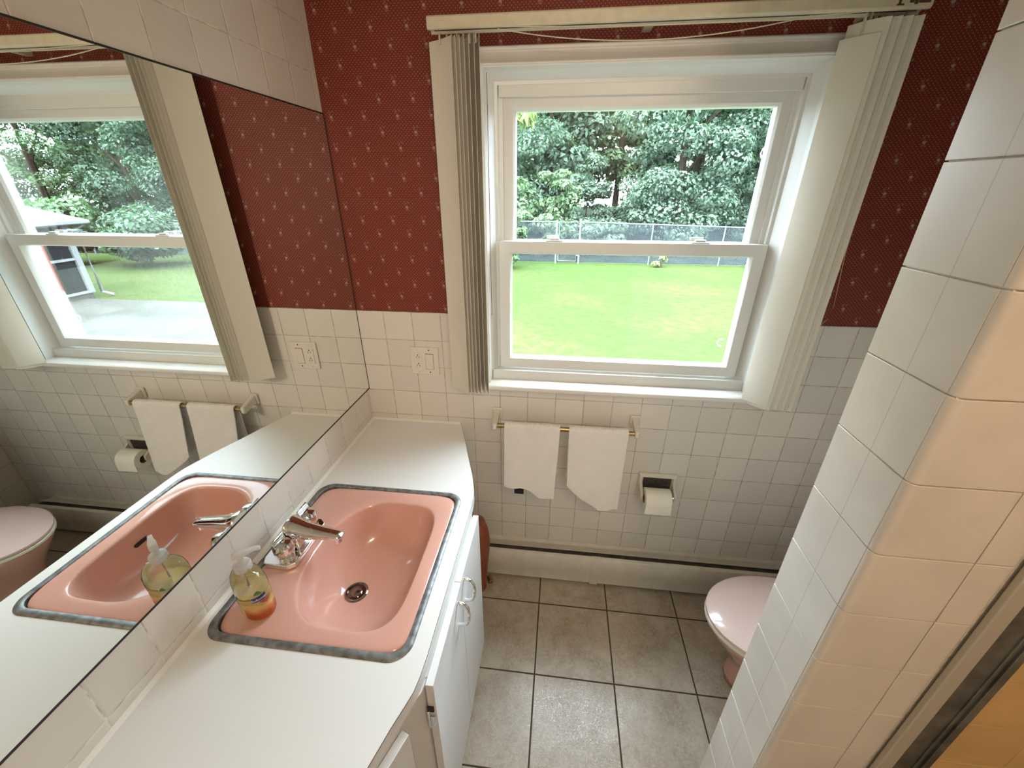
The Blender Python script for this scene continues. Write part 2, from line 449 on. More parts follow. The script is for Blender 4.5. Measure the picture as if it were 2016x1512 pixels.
# jamb extension and vinyl frame
jb = picture_frame(MB(), [(0, -.04), (0, .108), (.05, .108), (.05, .052), (.036, .05), (.034, .038), (.024, .036), (.022, .030), (.006, .002), (.004, -.002), (.0045, -.04)], .5365, 1.0, 1.5085, 2.0335, bottom=False)
jb.build('jamb', M['vinyl'], win, bevel=.001, seg=2)
MB().box(.54, .0, .995, 1.505, .15, 1.052).build('frame_sill', M['vinyl'], win, bevel=.003)
st = MB(); st.prism([(-.058, .988), (-.06, .996), (-.058, 1.004), (-.048, 1.011), (-.038, 1.0125), (.0, 1.0135), (.0, .988)], .487, 1.558, axis=0)
st.build('stool', M['casing'], win, bevel=.0015)
MB().prism([(-.013, .968), (-.013, .988), (.0, .988), (.0, .962)], .495, 1.55, axis=0).build('apron', M['casing'], win, bevel=.002)
# sashes
LS = (.573, 1.058, 1.478, 1.541)
sash = picture_frame(MB(), [(0, .02), (.038, .02), (.043, .028), (.045, .05), (0, .05)], *LS)
lo = sash.build('lower_sash', M['vinyl'], win, bevel=.0012)
MB().box(LS[0] + .03, .041, LS[1] + .03, LS[2] - .03, .0425, LS[3] - .03).build('pane', M['glass'], lo)
US = (.586, 1.50, 1.462, 1.975)
sash = picture_frame(MB(), [(0, .058), (.032, .058), (.040, .066), (.042, .092), (0, .092)], *US)
up = sash.build('upper_sash', M['vinyl'], win, bevel=.0012)
MB().box(US[0] + .03, .079, US[1] + .03, US[2] - .03, .0805, US[3] - .03).build('pane', M['glass'], up)
for x in (.768, 1.262):
    k = MB(); k.box(x - .03, .024, 1.541, x + .03, .046, 1.546); k.box(x - .016, .028, 1.546, x + .018, .044, 1.553); k.box(x - .028, .05, 1.55, x + .014, .066, 1.558)
    k.build('sash_lock', M['vinyl'], win, bevel=.002)
# screen-track strip and pull tabs outside the sashes
MB().box(.575, .040, 1.969, 1.47, .056, 2.02).build('head_stop', M['vinyl'], win, bevel=.001)
for z in (1.155, 1.80): MB().tube([(1.436, .1, z), (1.422, .1, z), (1.417, .1, z + .012), (1.422, .1, z + .026), (1.436, .1, z + .026)], .0025, 6).build('screen_tab', M['vinyl'], win, smooth=True)

# ================================================================= MIRROR
mir = thing('wall_mirror', 'long frameless mirror on the tiled wall above the counter', 'mirror', (0, -.9, .938))
MB().box(.0005, -2.1, .9385, .0045, -.0015, 1.9275).build('mirror_glass', M['mirror'], mir)
sl = MB(); sl.box(.0005, -2.1, .9345, .0055, 0, .9385); sl.box(.0005, -2.1, 1.9275, .0055, 0, 1.931); sl.box(.0005, -.0018, .9345, .0055, 0, 1.931)
sl.build('dark_edge', M['dark'], mir)

# ================================================================= COUNTER
ZC = .787
def counter_outline():
    p = [(0.001, -1.468), (.395, -1.468), (.41, -1.45)]
    p += [(.43, -1.40), (.468, -1.28), (.503, -1.165), (.521, -1.105), (.534, -1.068), (.543, -1.04), (.547, -1.01), (.549, -.97)]
    p += [(.549, -.50), (.5475, -.46), (.543, -.425), (.535, -.395), (.519, -.34), (.482, -.237), (.442, -.118), (.403, -.012), (.398, -.001), (.001, -.001)]
    return p
SX0, SX1, SY0, SY1 = .017, .512, -.993, -.444
def ring_top(mb, outer, inner, z, mi=0):
    """flat annulus between two closed loops, sampled by angle about the inner centre"""
    cx = sum(p[0] for p in inner) / len(inner); cy = sum(p[1] for p in inner) / len(inner)
    def hit(loop, a):
        d = Vector((math.cos(a), math.sin(a))); best = None
        for i in range(len(loop)):
            p = Vector(loop[i]) - Vector((cx, cy)); q = Vector(loop[(i + 1) % len(loop)]) - Vector((cx, cy)); e = q - p
            den = d.x * e.y - d.y * e.x
            if abs(den) < 1e-12: continue
            t = (p.x * e.y - p.y * e.x) / den; u = (p.x * d.y - p.y * d.x) / den
            if t > 0 and -1e-9 <= u <= 1 + 1e-9 and (best is None or t > best): best = t
        return (cx + d.x * best, cy + d.y * best)
    ang = sorted({round(math.atan2(p[1] - cy, p[0] - cx), 6) for p in outer + inner} | {round(-PI + 2 * PI * k / 48, 6) for k in range(48)})
    O = [hit(outer, a) for a in ang]; I = [hit(inner, a) for a in ang]
    return O, I
ct = MB()
O, I = ring_top(ct, counter_outline(), rrect(SX0 + .010, SY0 + .010, SX1 - .010, SY1 - .010, .042), ZC)
ct.rings([[(x, y, ZC - .0385) for x, y in I], [(x, y, ZC) for x, y in I], [(x, y, ZC) for x, y in O], [(x, y, ZC - .0385) for x, y in O]], closed=True)
cto = ct.build('vanity_countertop', M['laminate'], loc=(.27, -.74, ZC - .0385), bevel=.0012, seg=2, angle=60)
tag(cto, 'white laminate vanity counter with curved front around the pink sink', 'countertop')
em = MB(); oc = counter_outline()[2:-2]
for a_, b_ in zip(oc[:-1], oc[1:]):
    d_ = (Vector(b_) - Vector(a_)); n_ = Vector((d_.y, -d_.x)).normalized() * .0006; p_, q_ = Vector(a_) , Vector(b_)
    em.prism([tuple(p_ - n_ * .5), tuple(p_ + n_), tuple(q_ + n_), tuple(q_ - n_ * .5)], ZC - .0022, ZC - .0008)
em.build('edge_seam', M['soot'], cto)
ck = MB(); ck.prism([(.0005, ZC), (.0085, ZC), (.0005, ZC + .008)], -1.46, -.001, axis=1)
ck.prism([(-.0005, ZC), (-.0075, ZC), (-.0005, ZC + .007)], .001, .396, axis=0)
ck.build('caulk_bead', M['caulk'], cto)

# ================================================================= SINK
sk = thing('sink', 'pink rectangular drop-in sink with dull metal rim', 'sink', (.262, -.72, ZC))
# metal rim
oR = rrect(SX0, SY0, SX1, SY1, .05, 8); iR = rrect(SX0 + .018, SY0 + .019, SX1 - .017, SY1 - .018, .036, 8)
def lerp(a, b, t): return [(p[0] + (q[0] - p[0]) * t, p[1] + (q[1] - p[1]) * t) for p, q in zip(a, b)]
rm = MB(); rm.rings([[(x, y, ZC + .0003) for x, y in oR], [(x, y, ZC + .0026) for x, y in lerp(oR, iR, .12)], [(x, y, ZC + .0042) for x, y in lerp(oR, iR, .45)], [(x, y, ZC + .0036) for x, y in lerp(oR, iR, .85)], [(x, y, ZC + .0015) for x, y in iR], [(x, y, ZC - .01) for x, y in iR], [(x, y, ZC - .01) for x, y in lerp(oR, iR, .75)]], closed=True)
rm.build('metal_rim', M['rim'], sk, smooth=True)
# china: deck + bowl, lofted from the rim down to the drain
BC = (.302, -.723); DR = (.245, -.728, .6325)
def bowl_pt(a):
    c, s_ = math.cos(a), math.sin(a)
    ex = 4.8 if c > 0 else 2.3
    rx, ry = (.151, .210) if c > 0 else (.155, .210)
    k = (abs(c / rx) ** ex + abs(s_ / ry) ** ex) ** (-1 / ex)
    return BC[0] + c * k, BC[1] + s_ * k
NA = 72
def deck_pt(a, grow=0):
    x0, y0, x1, y1, r = SX0 + .014 - grow, SY0 + .015 - grow, SX1 - .013 + grow, SY1 - .014 + grow, .038
    c, s_ = math.cos(a), math.sin(a); hx, hy = (x1 - x0) / 2, (y1 - y0) / 2
    mx, my = (x0 + x1) / 2, (y0 + y1) / 2
    k = (abs(c / hx) ** 12 + abs(s_ / hy) ** 12) ** (-1 / 12)
    return mx + c * k, my + s_ * k
loops = []
angs = [2 * PI * k / NA for k in range(NA)]
loops.append([(*deck_pt(a), ZC - .012) for a in angs]); loops.append([(*deck_pt(a), ZC + .0005) for a in angs])
loops.append([(*[u + (v - u) * .25 for u, v in zip(deck_pt(a), bowl_pt(a))], ZC + .0022) for a in angs])
loops.append([(*[u + (v - u) * .62 for u, v in zip(deck_pt(a), bowl_pt(a))], ZC + .0012) for a in angs])
loops.append([(*[u + (v - u) * .93 for u, v in zip(deck_pt(a), bowl_pt(a))], ZC - .0005) for a in angs])
for s_, dz in ((0, .0035), (.018, .014), (.042, .038), (.08, .070), (.14, .098), (.23, .119), (.36, .134), (.52, .1440), (.70, .1505), (.86, .1538), (1.0, .1548)):
    lp = []
    for a in angs:
        bx, by = bowl_pt(a)
        # back wall (towards the taps) falls more gently than the front
        soft = .5 + .5 * math.cos(a - PI)
        q = min(1, s_ * (1 + .25 * soft * (1 - s_)))
        tx, ty = DR[0] + .0365 * math.cos(a), DR[1] + .0365 * math.sin(a)
        lp.append((bx + (tx - bx) * q, by + (ty - by) * q, ZC - dz * (1 - .22 * soft * (1 - s_) * (1 if s_ > .02 else 0))))
    loops.append(lp)
for rr, zz in ((.030, -.1548), (.0275, -.158), (.0268, -.168), (.0265, -.176)): loops.append([(DR[0] + rr * math.cos(a), DR[1] + rr * math.sin(a), ZC + zz) for a in angs])
bs = MB().rings(loops, cap0=False, cap1=True)
bs.build('basin', M['pink'], sk, sub=2, fix=True)
dz = DR[2]
dr = MB().lathe([(.033, -.002), (.0335, .0015), (.030, .0032), (.0265, .0022), (.0250, -.004), (.0250, -.012), (.002, -.012)], DR, 32)
d_o = dr.build('drain', M['chrome_dark'], sk, smooth=True)
MB().lathe([(.0005, -.010), (.015, -.010), (.0165, -.006), (.0160, .0010), (.0130, .0030), (.0005, .0036)], DR, 28).build('stopper', M['chrome_dark'], d_o, smooth=True)
ov = MB(); ov.prism(rrect(-.737, .7335, -.695, .7425, .0042, 4), .4375, .446, axis=0); ov.build('overflow_slot', M['dark'], sk)

# ================================================================= FAUCET
FC = -.711
fa = thing('faucet', 'chrome two-handle faucet behind the sink bowl', 'faucet', (.085, FC, ZC + .002))
zf = ZC + .002
pl = [(.035, FC - .066), (.045, FC - .086), (.112, FC - .089), (.131, FC - .074), (.131, FC + .074), (.112, FC + .089), (.045, FC + .086), (.035, FC + .066)]
MB().prism(pl, zf, zf + .016).build('base_plate', M['chrome'], fa, bevel=.003, seg=3)
MB().prism([(.05, FC - .034), (.118, FC - .034), (.122, FC + .034), (.05, FC + .034)], zf + .016, zf + .055).build('body', M['chrome'], fa, bevel=.007, seg=3)
# spout
sp = []
for x, zt, zb_, hw in ((.074, .874, .834, .030), (.078, .882, .828, .034), (.086, .884, .824, .034), (.104, .876, .823, .031), (.128, .866, .825, .0255), (.16, .859, .828, .0215), (.198, .852, .831, .0190), (.219, .848, .831, .0175), (.229, .843, .833, .0135), (.232, .839, .835, .008)):
    ring = []
    for k in range(24):
        t = 2 * PI * k / 24; c_, n_ = math.cos(t), math.sin(t)
        ring.append((x, FC + hw * math.copysign(abs(c_) ** .75, c_), (zt + zb_) / 2 + (zt - zb_) / 2 * math.copysign(abs(n_) ** .85, n_)))
    sp.append(ring)
spo = MB().rings(sp).build('spout', M['chrome'], fa, smooth=True)
MB().lathe([(.0115, .008), (.0125, 0), (.0125, -.004), (.0105, -.006), (.0105, -.016), (.009, -.017), (.0005, -.016)], (.214, FC, .833), 24).build('aerator', M['chrome'], spo, smooth=True)
for sgn in (-1, 1):
    yc = FC + sgn * .058
    h = MB()
    # barrel knob and the raked lever fin on its back
    h.lathe([(.0195, .016), (.0205, .019), (.0185, .024), (.0235, .030), (.0250, .046), (.0235, .060), (.0190, .068), (.010, .071), (.0005, .0715)], (.096, yc, zf), 32)
    ho = h.build('handle', M['chrome'], fa, smooth=True)
    MB().prism([(.079, zf + .040), (.0775, zf + .083), (.0805, zf + .085), (.084, zf + .083), (.090, zf + .066), (.094, zf + .046)], yc - .0225, yc + .0225, axis=1).build('lever', M['chrome'], ho, bevel=.0015, seg=3)

# ================================================================= SOAP BOTTLE
BX, BY, BZ, BR = .111, -.908, ZC + .0025, math.radians(-22)
sb = thing('soap_dispenser', 'clear pump bottle of amber hand soap on sink corner', 'soap bottle', (BX, BY, BZ))
prof = [(.60, 0), (.90, .001), (.97, .005), (1, .014), (1.0, .085), (.97, .104), (.88, .118), (.70, .128), (.45, .133), (.40, .136), (.40, .143)]
A_, B_ = .0475, .033
MB().lathe([(r * 1, z) for r, z in prof], (BX, BY, BZ), 40, A_, B_, BR).build('bottle', M['bottle'], sb, smooth=True)
MB().lathe([(.55, .0025), (.86, .003), (.93, .007), (.955, .015), (.955, .0730), (.0, .0730)], (BX, BY, BZ), 40, A_, B_, BR).build('soap', M['soap'], sb, smooth=True)
pm = MB().lathe([(.0165, .136), (.0185, .138), (.0185, .152), (.0165, .155), (.007, .156)], (BX, BY, BZ), 28)
pmo = pm.build('pump_collar', M['pump'], sb, smooth=True)
MB().tube([(BX, BY, BZ + .154), (BX, BY, BZ + .176)], .0062, 14).build('pump_stem', M['pump'], sb, smooth=True)
hd = Vector((.80, .60, 0))
nz = []
for t, hw, z0, z1 in ((-.013, .004, .175, .183), (-.010, .0085, .173, .186), (.006, .0085, .173, .1875), (.018, .0062, .177, .1875), (.032, .0050, .1785, .1865), (.040, .0046, .176, .1850), (.044, .004, .174, .182)):
    c = Vector((BX, BY, BZ)) + hd * t; n_ = Vector((-hd.y, hd.x, 0)) * hw
    nz.append([c - n_ + Vector((0, 0, z0)), c - n_ * 1 + Vector((0, 0, z1)), c + n_ + Vector((0, 0, z1)), c + n_ + Vector((0, 0, z0))])
MB().rings(nz).build('pump_nozzle', M['pump'], sb, bevel=.002, seg=3)
MB().tube([(BX, BY, BZ + .135), (BX - .004, BY, BZ + .08), (BX + .006, BY, BZ + .012)], .0028, 8).build('dip_tube', M['pump'], sb, smooth=True)
# wrapped label, with the printed badge, leaves and fruit lying on it
def on_bottle(a, z, k=1.012):
    x, y = A_ * k * math.cos(a), B_ * k * math.sin(a); c, s_ = math.cos(BR), math.sin(BR)
    return (BX + x * c - y * s_, BY + x * s_ + y * c, BZ + z)
def wrap(name, mat, a0, a1, zf0, zf1, k, parent, nu=14, nv=6):
    vs = [on_bottle(a0 + (a1 - a0) * i / nu, zf0(i / nu) + (zf1(i / nu) - zf0(i / nu)) * j / nv, k) for j in range(nv + 1) for i in range(nu + 1)]
    fs = [(j * (nu + 1) + i, j * (nu + 1) + i + 1, (j + 1) * (nu + 1) + i + 1, (j + 1) * (nu + 1) + i) for j in range(nv) for i in range(nu)]
    return MB().add(vs, fs).build(name, mat, parent, smooth=True, fix=False)
r_ = math.radians
lab = wrap('label', M['label'], r_(-78), r_(70), lambda u: .009, lambda u: .088 + .006 * math.sin(u * 5), 1.012, sb, 24, 8)
wrap('badge', M['badge'], r_(-42), r_(8), lambda u: .066 + .004 * u, lambda u: .080 + .006 * u, 1.022, lab)
wrap('printed_leaf', M['leaf_ink'], r_(-30), r_(0), lambda u: .088 - .002 * u, lambda u: .088 + .011 * math.sin(PI * min(1, u + .05)), 1.02, lab)
wrap('printed_leaf', M['leaf_ink'], r_(-96), r_(-78), lambda u: .070, lambda u: .070 + .010 * math.sin(PI * min(1, u + .1)), 1.02, lab)
wrap('printed_fruit', M['fruit_ink'], r_(-20), r_(28), lambda u: .066 - .011 * math.sin(PI * u), lambda u: .066 + .002 * math.sin(PI * u), 1.02, lab)
wrap('printed_fruit', M['fruit_ink'], r_(-78), r_(-44), lambda u: .0705 + .006 * u, lambda u: .0745 + .006 * u, 1.02, lab)
def lettering(txt, name, size, mapf, mat, parent):
    cu = bpy.data.curves.new('t', 'FONT'); cu.body = txt; cu.size = size; cu.align_x = 'CENTER'
    ob = bpy.data.objects.new('t', cu); COL.objects.link(ob)
    dg = bpy.context.evaluated_depsgraph_get(); me = bpy.data.meshes.new_from_object(ob.evaluated_get(dg))
    vs = [mapf(v.co.x, v.co.y) for v in me.vertices]; fs = [list(p.vertices) for p in me.polygons]
    bpy.data.objects.remove(ob); bpy.data.curves.remove(cu)
    return MB().add(vs, fs).build(name, mat, parent, fix=False)
lettering('Softsoap', 'badge_lettering', .0088, lambda x, y: on_bottle(r_(-17) + x / .034, .0715 + y + x * .13, 1.030), M['ink'], lab)

# ================================================================= CABINET
cb = thing('vanity_cabinet', 'white painted vanity cabinet under the counter', 'cabinet', (.28, -.74, 0))
zt = ZC - .040
body = [(.012, -1.455), (.385, -1.455), (.41, -1.39), (.485, -1.17), (.520, -1.075), (.549, -1.02), (.553, -1.00), (.553, -.52), (.545, -.48), (.30, -.012), (.012, -.012)]
bi = [(x + (.26 - x) * .06, y + (-.74 - y) * .03) for x, y in body]
MB().rings([[(x, y, .11) for x, y in bi], [(x, y, zt) for x, y in bi], [(x, y, zt) for x, y in body], [(x, y, .095) for x, y in body]], cap0=True, cap1=True).build('body', M['cabinet'], cb, bevel=.002, angle=50)
kick = [(.012, -1.45), (.36, -1.45), (.48, -1.05), (.49, -.53), (.27, -.015), (.012, -.015)]
MB().prism(kick, .0, .095).build('toe_kick', M['cab_edge'], cb)
DX0, DX1 = .5555, .5735
for (y0, y1, hy, hz) in ((-.7558, -.508, -.787 + .012, .70), (-1.012, -.7582, -.80, .70)):
    d = MB().box(DX0, y0, .118, DX1, y1, .760).build('door', M['cabinet'], cb, bevel=.0012)
    yy = -.727 if y0 > -.8 else -.800
    z0, z1 = .650, .735
    pts = [(DX1 - .001, yy, z1), (DX1 + .010, yy, z1), (DX1 + .021, yy, z1 - .006), (DX1 + .027, yy, z1 - .022), (DX1 + .0285, yy, (z0 + z1) / 2), (DX1 + .027, yy, z0 + .022), (DX1 + .021, yy, z0 + .006), (DX1 + .010, yy, z0), (DX1 - .001, yy, z0)]
    MB().tube(pts, .0050, 12).build('handle', M['chrome'], d, smooth=True)
hg = MB(); hg.box(.553, -1.0185, .612, .5565, -1.004, .668); hg.box(.5565, -1.0195, .618, .571, -1.0125, .655); hg.tube([(.556, -1.017, .608), (.556, -1.017, .672)], .0036, 10)
hg.build('hinge', M['chrome'], cb, bevel=.0008)
MB().box(.5545, -1.0165, .668, .569, -1.0125, .684).build('hinge_recess', M['dark'], cb)
# overlay front on the angled end
dirv = Vector((.485 - .520, -1.17 + 1.075)).normalized(); nrm = Vector((-dirv.y, dirv.x))
if nrm.x < 0: nrm = -nrm
p0 = Vector((.521, -1.073)) + nrm * .001; p1 = p0 + dirv * .30
q0 = p0 + nrm * .0185; q1 = p1 + nrm * .0185
MB().prism([tuple(p0), tuple(q0), tuple(q1), tuple(p1)], .118, .712).build('door', M['cabinet'], cb, bevel=.0012)
rv = MB(); rv.box(.5462, -.99, ZC - .0385, .5535, -.52, zt + .0005); rv.build('top_rail', M['cabinet'], cb)

# ================================================================= OUTLET
ol = thing('wall_outlet', 'almond two-gang plate with outlet and rocker switch by the mirror', 'outlet', (.265, -.001, 1.077))
x0, x1, z0, z1 = .206, .323, 1.018, 1.136
MB().box(x0, -.0065, z0, x1, -.0005, z1).build('cover_plate', M['plastic'], ol, bevel=.002, seg=3)
rc = MB().box(.222, -.0085, 1.042, .255, -.006, 1.109).build('receptacle', M['plastic'], ol, bevel=.001)
for zc in (1.094, 1.058):
    ho = MB(); ho.lathe([(.0024, 0), (.0024, .0006), (.0001, .0006)], (0, 0, 0), 12)
    ho.v = [(.2385 + x, -.0086 - z, zc + .0085 + y) for x, y, z in ho.v]
    ho.box(.2325, -.0092, zc - .004, .2341, -.0084, zc + .0035); ho.box(.2428, -.0092, zc - .005, .2444, -.0084, zc + .0035)
    ho.build('socket_slots', M['dark'], rc)
gp = MB(); gp.box(.2685, -.0069, 1.0405, .3020, -.006, 1.1095); gpo = gp.build('rocker_gap', M['soot'], ol)
MB().prism([(-.006, 1.0415), (-.0082, 1.0415), (-.0098, 1.108), (-.006, 1.108)], .2695, .3010, axis=0).build('rocker_switch', M['plastic'], ol, bevel=.001)
for x, z, m in ((.2385, 1.1245, 'ivory'), (.2385, 1.029, 'ivory'), (.285, 1.1245, 'dark'), (.285, 1.029, 'dark')):
    k = MB().lathe([(.0028, 0), (.0026, .0012), (.0001, .0012)], (0, 0, 0), 12); k.v = [(x + a, -.0064 - c, z + b) for a, b, c in k.v]
    k.build('screw', M[m], ol)

# ================================================================= TOWEL BAR + TOWELS
tb = thing('towel_bar', 'almond ceramic towel bar on the tiles below the window', 'towel bar', (.845, -.001, .85))
for x in (.5605, 1.1285):
    k = MB(); k.box(x - .021, -.012, .828, x + .021, -.0005, .880)
    k.rings([[(x - .014, -.010, .832), (x + .014, -.010, .832), (x + .014, -.010, .876), (x - .014, -.010, .876)],
             [(x - .0115, -.035, .830), (x + .0115, -.035, .830), (x + .0115, -.035, .866), (x - .0115, -.035, .866)],
             [(x - .010, -.068, .821), (x + .010, -.068, .821), (x + .010, -.068, .856), (x - .010, -.068, .856)],
             [(x - .009, -.088, .820), (x + .009, -.088, .820), (x + .009, -.088, .850), (x - .009, -.088, .850)]])
    k.build('bracket', M['porcelain'], tb, bevel=.005, seg=3)
MB().tube([(.560, -.074, .836), (1.129, -.074, .836)], .0095, 16).build('rod', M['brass'], tb, smooth=True)

def towel(name, x0, x1, zbot, seed, label, back):
    rnd = random.Random(seed); vs = []; nx, rad = 26, .0145
    # path over the rod: back hem, up, over, down the front
    path = []
    for k in range(9): path.append((-.074 + rad, back + (.836 - back) * k / 8, 'b', 0))
    for k in range(1, 8): a = PI * k / 8; path.append((-.074 + rad * math.cos(a), .836 + rad * math.sin(a), 't', 0))
    NF = 22
    for k in range(NF + 1): path.append((-.074 - rad, .836, 'f', k / NF))
    def outer(off):
        vv = []
        for j, (y, z, part, t) in enumerate(path):
            for i in range(nx + 1):
                u = i / nx; xw = x0 + (x1 - x0) * u
                if part == 'f':
                    zz = .836 + (zbot(u) - .836) * t
                    yy = -.074 - rad - .050 * t ** 1.2 - .006 * math.sin(u * 7 + seed) * t - .005 * math.sin(u * 13 + seed * 2 + t * 3) * t * t
                    xx = xw + (.845 - .845) + (-.012 if u > .5 else .004) * t * (2 * abs(u - .5))
                    nrmv = Vector((0, -1, 0))
                else:
                    zz, yy, xx = z, y, xw
                    nrmv = Vector((0, 1, 0)) if part == 'b' else Vector((0, (y + .074) / rad, (z - .836) / rad))
                e = min(u, 1 - u); puff = off * (1 if e > .02 else .6)
                p = Vector((xx, yy, zz)) + nrmv * puff
                vv.append(tuple(p))
        return vv
    A, B = outer(.0035), outer(-.0035); n = nx + 1; P = len(path); fs = []
    for j in range(P - 1):
        for i in range(nx):
            a, b, c, d = j * n + i, j * n + i + 1, (j + 1) * n + i + 1, (j + 1) * n + i
            fs += [(a, b, c, d), (P * n + a, P * n + d, P * n + c, P * n + b)]
        fs += [(j * n, (j + 1) * n, P * n + (j + 1) * n, P * n + j * n), (j * n + nx, P * n + j * n + nx, P * n + (j + 1) * n + nx, (j + 1) * n + nx)]
    for i in range(nx):
        fs += [(i, P * n + i, P * n + i + 1, i + 1), ((P - 1) * n + i, (P - 1) * n + i + 1, P * n + (P - 1) * n + i + 1, P * n + (P - 1) * n + i)]
    o = MB().add(A + B, fs).build(name, M['towel'], loc=((x0 + x1) / 2, -.074, .55), smooth=True)
    tx = bpy.data.textures.new('terry', 'CLOUDS'); tx.noise_scale = .03
    return tag(o, label, 'towel', 'towels on the bar')
t1 = towel('hand_towel', .601, .826, lambda u: .578 if u < .3 else .578 - .046 * min(1, (u - .3) / .4), 1, 'shorter white hand towel with dark tag, nearer the sink', .60)
t2 = towel('hand_towel', .862, 1.094, lambda u: .600 - .105 * min(1, u / .62) ** .8 if u < .62 else .495, 4, 'longer white hand towel beside the paper holder', .58)
MB().box(.647, -.128, .534, .687, -.1265, .575).build('care_tag', M['navy'], t1)
t1.children[0]['label'] = 'small dark navy care tag'

# ================================================================= TOILET PAPER
th = thing('toilet_paper_holder', 'almond ceramic recessed paper holder in the tiles', 'paper holder', (1.257, -.001, .53))
xa, xb, za, zb2 = 1.178, 1.340, .470, .600
hf = picture_frame(MB(), [(0, -.0005), (0, -.008), (.006, -.016), (.014, -.018), (.020, -.012), (.022, -.002)], xa, za, xb, zb2)
hf.build('frame', M['porcelain'], th, bevel=.002, seg=2)
MB().box(xa + .02, -.0022, za + .02, xb - .02, -.0006, zb2 - .02).build('recess', M['heater_dark'], th)  # flat sheet whose dark colour stands in for the hollow's shade
for x in (xa + .012, xb - .012):
    MB().rings([[(x - .007, -.014, .50), (x + .007, -.014, .50), (x + .007, -.014, .560), (x - .007, -.014, .560)], [(x - .006, -.05, .50), (x + .006, -.05, .50), (x + .006, -.05, .540), (x - .006, -.05, .540)], [(x - .005, -.070, .505), (x + .005, -.070, .505), (x + .005, -.070, .530), (x - .005, -.070, .530)]]).build('post', M['porcelain'], th, bevel=.003)
MB().tube([(xa + .013, -.060, .518), (xb - .013, -.060, .518)], .008, 14).build('roller', M['chrome'], th, smooth=True)
RR = .047
rl = MB(); prof = [(.0195, -.053), (RR - .002, -.053), (RR, -.051), (RR, .051), (RR - .002, .053), (.0195, .053)]
rl.lathe(prof, (0, 0, 0), 36, cap0=False, cap1=False)
rl.v = [(1.252 + c, -.0695 + a, .513 + b) for a, b, c in rl.v]
ro = rl.build('toilet_paper_roll', M['paper'], loc=(1.252, -.0695, .466), smooth=True); tag(ro, 'cream toilet paper roll hanging in the wall holder', 'toilet paper')
cr = MB(); cr.lathe([(.0195, -.0528), (.0195, .0528), (.0182, .0528), (.0182, -.0528)], (0, 0, 0), 28, cap0=False, cap1=False); cr.v = [(1.252 + c, -.0695 + a, .513 + b) for a, b, c in cr.v]
cr.build('cardboard_core', M['cardboard'], ro, smooth=True)
tail = MB(); tail.box(1.1995, -.0695 - RR - .0008, .470, 1.3045, -.0695 - RR + .0004, .513); tail.build('loose_sheet', M['paper'], ro)

# ================================================================= VERTICAL BLIND
vb = thing('vertical_blind', 'ivory vertical blind drawn open to both sides of window', 'blind', (1.02, -.004, 2.13))
hr = MB(); hr.prism([(-.072, 2.128), (-.116, 2.128), (-.120, 2.124), (-.120, 2.103), (-.116, 2.098), (-.108, 2.098), (-.106, 2.104), (-.080, 2.104), (-.078, 2.098), (-.072, 2.098)], .404, 1.642, axis=0)
hro = hr.build('headrail', M['ivory'], vb, bevel=.001)
MB().box(.415, -.105, 2.1035, 1.632, -.081, 2.1045).build('track_slot', M['dark'], hro)
for x, w_, h0, h1 in ((1.568, .006, 2.107, 2.118), (1.5705, .016, 2.1045, 2.108), (1.594, .010, 2.109, 2.117), (1.604, .008, 2.106, 2.118), (1.622, .026, 2.108, 2.1195)):
    MB().box(x - w_ / 2, -.1206, h0, x + w_ / 2, -.1196, h1).build('smudge', M['soot'], hro)
for x in (.5, 1.0, 1.55): MB().box(x - .012, -.075, 2.106, x + .012, .004, 2.126).build('wall_bracket', M['ivory'], vb)
def vane(bx, by, fx, fy, z0, z1, bow=.006):
    n = 8; a = Vector((bx, by)); b = Vector((fx, fy)); d = (b - a); nn = Vector((-d.y, d.x)).normalized()
    def strip(o): return [tuple(a + d * (k / n) + nn * (bow * 4 * (k / n) * (1 - k / n) + o)) for k in range(n + 1)]
    poly = strip(.0005) + strip(-.0005)[::-1]
    mb = MB(); mb.prism(poly, z0, z1)
    v = mb.build('vane', M['vane'], vb, smooth=True)
    m_ = (a + b) / 2
    s_ = MB(); s_.box(m_.x - .002, m_.y - .004, z1 - .012, m_.x + .002, m_.y + .004, 2.1038); s_.build('clip', M['ivory'], v)
    h_ = strip(.0012) + strip(-.0012)[::-1]
    MB().prism(h_, z0 + .001, z0 + .024).build('hem', M['vane'], v, smooth=True)
L_ = [(.389, -.052, .4655, -.103), (.4135, -.0305, .478, -.1055), (.430, -.035, .490, -.107), (.449, -.036, .503, -.108), (.470, -.034, .516, -.109), (.492, -.031, .531, -.110), (.512, -.0305, .5455, -.111)]
for i, q in enumerate(L_): vane(*q, .988 + .002 * (i % 3), 2.088, .004)
vane(1.4885, -.053, 1.5525, -.1115, 1.004, 2.058, -.004)
R_ = [(1.501, -.050, 1.564, -.112), (1.516, -.048, 1.576, -.113), (1.531, -.046, 1.588, -.112), (1.546, -.045, 1.600, -.113), (1.561, -.0435, 1.612, -.112), (1.5755, -.043, 1.624, -.113), (1.590, -.042, 1.637, -.112)]
for i, q in enumerate(R_): vane(q[0], q[1], q[2] + .0012 * (i % 2), q[3] + (.003 if i % 2 else -.003), .992 + .002 * (i % 3), 2.088, -.0085)
cd = [(.595 + .79 * k / 24, -.102, 2.098 - .036 * (4 * (k / 24) * (1 - k / 24))) for k in range(25)]
MB().tube(cd, .0014, 6).build('cord', M['ivory'], vb, smooth=True)
cd = [(.62 + .90 * k / 24, -.112, 2.099 - .009 * (4 * (k / 24) * (1 - k / 24))) for k in range(25)]
MB().tube(cd, .0012, 6).build('cord', M['ivory'], vb, smooth=True)
